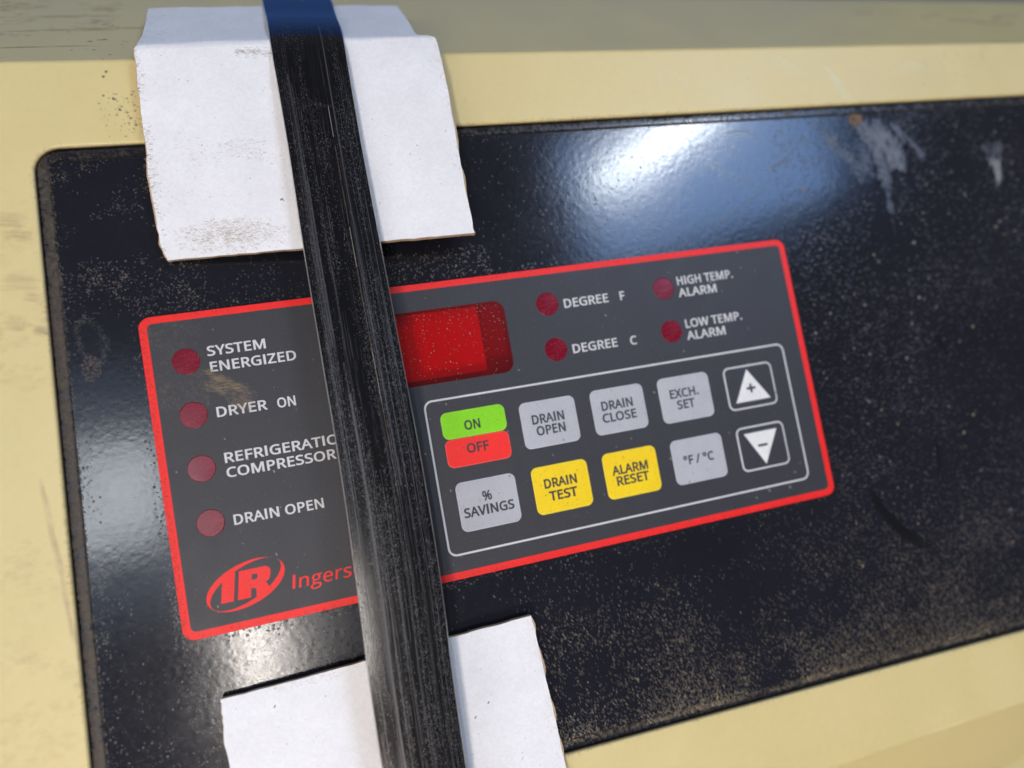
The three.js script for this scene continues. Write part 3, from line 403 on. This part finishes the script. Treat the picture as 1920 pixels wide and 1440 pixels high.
pad('board_pad_001', 'bent white board pad over the lower edge, torn along its right side', [
  [[-76.9, -48.6, 2.6], [-7.5, -47.0, 3.0]], [[-76.7, -52.6, 2.8], [-6.8, -51.0, 3.0]], [[-76.7, -62, 3.1], [-6.2, -62, 3.1]], [[-76.6, -74, 3.4], [-5.4, -74, 3.3]], [[-76.6, -90, 3.6], [-4.9, -90, 3.4]],
  [[-76.6, -101, 3.5], [-4.6, -101, 3.4]], [[-76.6, -105, 2.4], [-4.6, -105, 2.3]], [[-76.6, -112, -3], [-4.6, -112, -3]], [[-76.6, -126, -14.6], [-4.6, -126, -14.6]]], 433, (s, R) => {
  s.dabs(420, [-76, -6, -110, -47], 0.09, 'rgb(120,112,108)', 0.8, 0.7, () => 0.8, R);
  for (const [x, y] of [[-20.5, -63.6], [-66, -52.6], [-24, -66]]) s.speck(x, y, 0.35, 0.14, 0.9, 'rgb(96,90,88)', 0.8, 0.8);
  hairs(s, R, 420, [-10, -3, -110, -48], (x) => Math.max(0, (x + 8.2) / 2.4), 'rgb(206,184,156)', 0.8, 1.4);
  hairs(s, R, 120, [-66, -52, -50, -47], () => 0.5, 'rgb(140,120,96)', 0.5, 0);
}, [0.15, 0.4]);

// ---------------------------------------------------------------- the strap
{
  const g = thing('strapping_band', 'scratched black steel strapping band stretched down across the panel', 'strap');
  const rows = [[[-45.8, 134, -31.2], [-27.4, 133.4, -31.2]], [[-45.6, 121.5, -18.4], [-27.3, 121, -18.2]], [[-45.2, 112, -8.8], [-27.7, 111.4, -8.6]], [[-44.9, 105.4, -1.6], [-27.9, 104.7, -1.4]], [[-44.8, 99.4, 3.8], [-27.9, 98.8, 4.1]], [[-44.8, 94.6, 6.7], [-28.0, 94, 7.1]], [[-44.8, 89.0, 8.3], [-28.1, 88.4, 8.8]], [[-44.7, 82.4, 9.0], [-28.2, 81.8, 9.6]], [[-44.6, 67.5, 9.6], [-28.2, 66.7, 10.2]], [[-44.8, 44.6, 10.2], [-27.8, 43.7, 10.7]],
    [[-44.7, 20.4, 11.2], [-27.4, 18.8, 11.2]], [[-44.6, -8.2, 11.7], [-27.0, -9.8, 11.7]], [[-45.2, -33.4, 12], [-27.3, -35, 12]], [[-45.7, -50, 12], [-28.1, -52, 12]], [[-45.9, -69, 11.3], [-28.5, -71, 11.3]], [[-46, -88, 9.2], [-28.6, -88, 9.2]], [[-46, -102, 6.2], [-28.6, -102, 6.2]], [[-46, -108, 2.4], [-28.6, -108, 2.4]], [[-46, -124, -11], [-28.6, -124, -11]]];
  const NV = 220, NU = 14, TS = 0.62, cv = [0, 1].map((s) => new THREE.CatmullRomCurve3(rows.map((r) => new THREE.Vector3(...r[s])), false, 'centripetal').getSpacedPoints(NV));
  const sec = (u0, u1, n, z0, bulge) => Array.from({ length: NV + 1 }, (_, j) => {
    const a = cv[0][j], b = cv[1][j], q = cv[0][Math.min(j + 1, NV)], o = cv[0][Math.max(j - 1, 0)], dy = q.y - o.y, dz = q.z - o.z, l = Math.hypot(dy, dz), ny = dz / l, nz = -dy / l;
    return Array.from({ length: n + 1 }, (_, i) => { const u = u0 + (u1 - u0) * i / (n || 1), c = z0 + bulge * (1 - (2 * u - 1) ** 2), p = a.clone().lerp(b, u); return [p.x, p.y + ny * c, p.z + nz * c]; });
  });
  const R = rng(611);
  const W = 512, H = 2048, mk = () => { const c = document.createElement('canvas'); c.width = W; c.height = H; return [c, c.getContext('2d')]; };
  const [cc, c] = mk(), [rc, r] = mk(), kx = W / 17.2, ky = H / 262;
  c.fillStyle = 'rgb(11,11,14)'; c.fillRect(0, 0, W, H); r.fillStyle = Skin.grey(0.16); r.fillRect(0, 0, W, H);
  const stroke = (x, y0, y1, w, col, ro, a, drift = 0) => { for (const [q, f] of [[c, col], [r, Skin.grey(ro)]]) { q.globalAlpha = a; q.strokeStyle = f; q.lineWidth = w * kx; q.beginPath(); q.moveTo(x * kx, y0 * ky); q.bezierCurveTo((x + drift) * kx, (y0 * 2 + y1) / 3 * ky, (x - drift) * kx, (y0 + 2 * y1) / 3 * ky, (x + drift * 0.4) * kx, y1 * ky); q.stroke(); q.globalAlpha = 1; } };
  // rubbed lanes, scored lines, then grit
  const lanes = [[1.3, 60, 250, 0.5], [2.2, 40, 150, 0.35], [3.0, 52, 120, 0.6], [4.4, 120, 262, 0.7], [5.2, 70, 200, 0.3], [6.4, 110, 262, 0.35], [8.6, 130, 240, 0.4], [10.4, 90, 255, 0.35], [11.3, 50, 250, 0.4], [12.6, 44, 200, 0.35], [13.4, 60, 255, 0.4], [14.6, 50, 240, 0.4], [15.9, 60, 262, 0.4]];
  for (const [x, y0, y1, w] of lanes) for (let i = 0; i < 9; i++) { const a = y0 + (y1 - y0) * R() * 0.6; stroke(x + (R() - 0.5) * 0.9, a, a + 15 + (y1 - a) * R(), w * (0.1 + 0.5 * R()), 'rgb(104,104,108)', 0.42, 0.12 + 0.22 * R(), (R() - 0.5) * 0.25); }
  for (let i = 0; i < 1100; i++) { const x = 0.3 + 16.6 * R(), y0 = 20 + 240 * R(); stroke(x, y0, y0 + 2 + 20 * R() * R(), 0.05 + 0.07 * R(), R() < 0.8 ? 'rgb(96,95,98)' : 'rgb(10,10,12)', 0.55, 0.10 + 0.26 * R(), (R() - 0.5) * 0.1); }
  stroke(4.6, 130, 262, 0.55, 'rgb(96,96,100)', 0.5, 0.5, 0.1);
  for (let i = 0; i < 9; i++) stroke(10.9 + i * 0.02, 68 + i * 9, 75 + i * 9.6, 0.12, i % 3 ? 'rgb(112,88,62)' : 'rgb(196,190,170)', 0.4, 0.75);
  stroke(12.0, 44, 150, 0.28, 'rgb(88,90,96)', 0.5, 0.6, 0.1); stroke(2.6, 60, 120, 0.4, 'rgb(84,86,92)', 0.5, 0.5, 0.2);
  for (const q of [c]) { q.globalAlpha = 0.22; q.strokeStyle = 'rgb(112,94,74)'; q.lineWidth = 0.18 * kx; q.beginPath(); q.moveTo(6.6 * kx, 66.6 * ky); q.quadraticCurveTo(9 * kx, 68.2 * ky, 12 * kx, 68 * ky); q.stroke(); q.globalAlpha = 1; }
  for (let i = 0; i < 60000; i++) { const x = R() * 17.2, y = 8 + R() * 254, a = 0.045 + 0.07 * R() * R(), k = fbm(x * 0.5, y * 0.05, 301); if (R() > k * 2.6 - 0.8) continue; for (const [q, f] of [[c, R() < 0.1 ? 'rgb(150,124,98)' : 'rgb(124,124,128)'], [r, Skin.grey(0.8)]]) { q.globalAlpha = 0.2 + 0.5 * R(); q.fillStyle = f; q.beginPath(); q.ellipse(x * kx, y * ky, a * kx, a * ky * 1.3, 0, 0, 7); q.fill(); q.globalAlpha = 1; } }
  for (let i = 0; i < 60; i++) { const x = 17 * R(), y = 30 + 230 * R(); c.globalAlpha = 0.7; c.fillStyle = R() < 0.5 ? 'rgb(176,170,160)' : 'rgb(128,84,54)'; c.beginPath(); c.ellipse(x * kx, y * ky, 0.1 * kx, 0.12 * ky, 0, 0, 7); c.fill(); c.globalAlpha = 1; }
  const map = new THREE.CanvasTexture(cc), roughnessMap = new THREE.CanvasTexture(rc); map.colorSpace = THREE.SRGBColorSpace; map.anisotropy = roughnessMap.anisotropy = 8;
  const gridUV = (geo, n) => { const cnt = geo.attributes.position.count, u = new Float32Array(2 * cnt); for (let i = 0; i < cnt; i++) { u[2 * i] = (i % (n + 1)) / n; u[2 * i + 1] = 1 - Math.floor(i / (n + 1)) / NV; } geo.setAttribute('uv', new THREE.BufferAttribute(u, 2)); return geo; };
  const front = gridUV(bare(strips(sec(0.012, 0.988, NU, 0, 0.28), false)), NU), rear = gridUV(bare(strips(sec(0.988, 0.012, NU, -TS, 0.28), false)), NU);
  part(g, 'painted_face', mergeGeometries([front, rear]), new THREE.MeshPhysicalMaterial({ map, roughnessMap, roughness: 1, bumpMap: repeated(grainy, 1, 14), bumpScale: 0.8e-5 }));
  const steel = new THREE.MeshPhysicalMaterial({ color: new THREE.Color().setRGB(0.74, 0.71, 0.68), metalness: 0.9, roughness: 0.36, bumpMap: repeated(grainy, 1, 20), bumpScale: 2e-5 });
  for (const s of [0, 1]) {                        // bare cut edges, slightly rounded
    const u = s ? 0.988 : 0.012, o = s ? 1 : 0, a = sec(u, u, 0, 0, 0.28), b = sec(o, o, 0, -0.16, 0), d = sec(o, o, 0, -TS + 0.12, 0), e = sec(u, u, 0, -TS, 0.28), rowsE = a.map((_, j) => [a[j][0], b[j][0], d[j][0], e[j][0]]);
    part(g, 'cut_edge', gridUV(bare(strips(s ? rowsE : rowsE.map((q) => q.slice().reverse()), false)), 3), steel, 'bare bright cut edge of the strap');
  }
}

renderer.render(scene, camera);
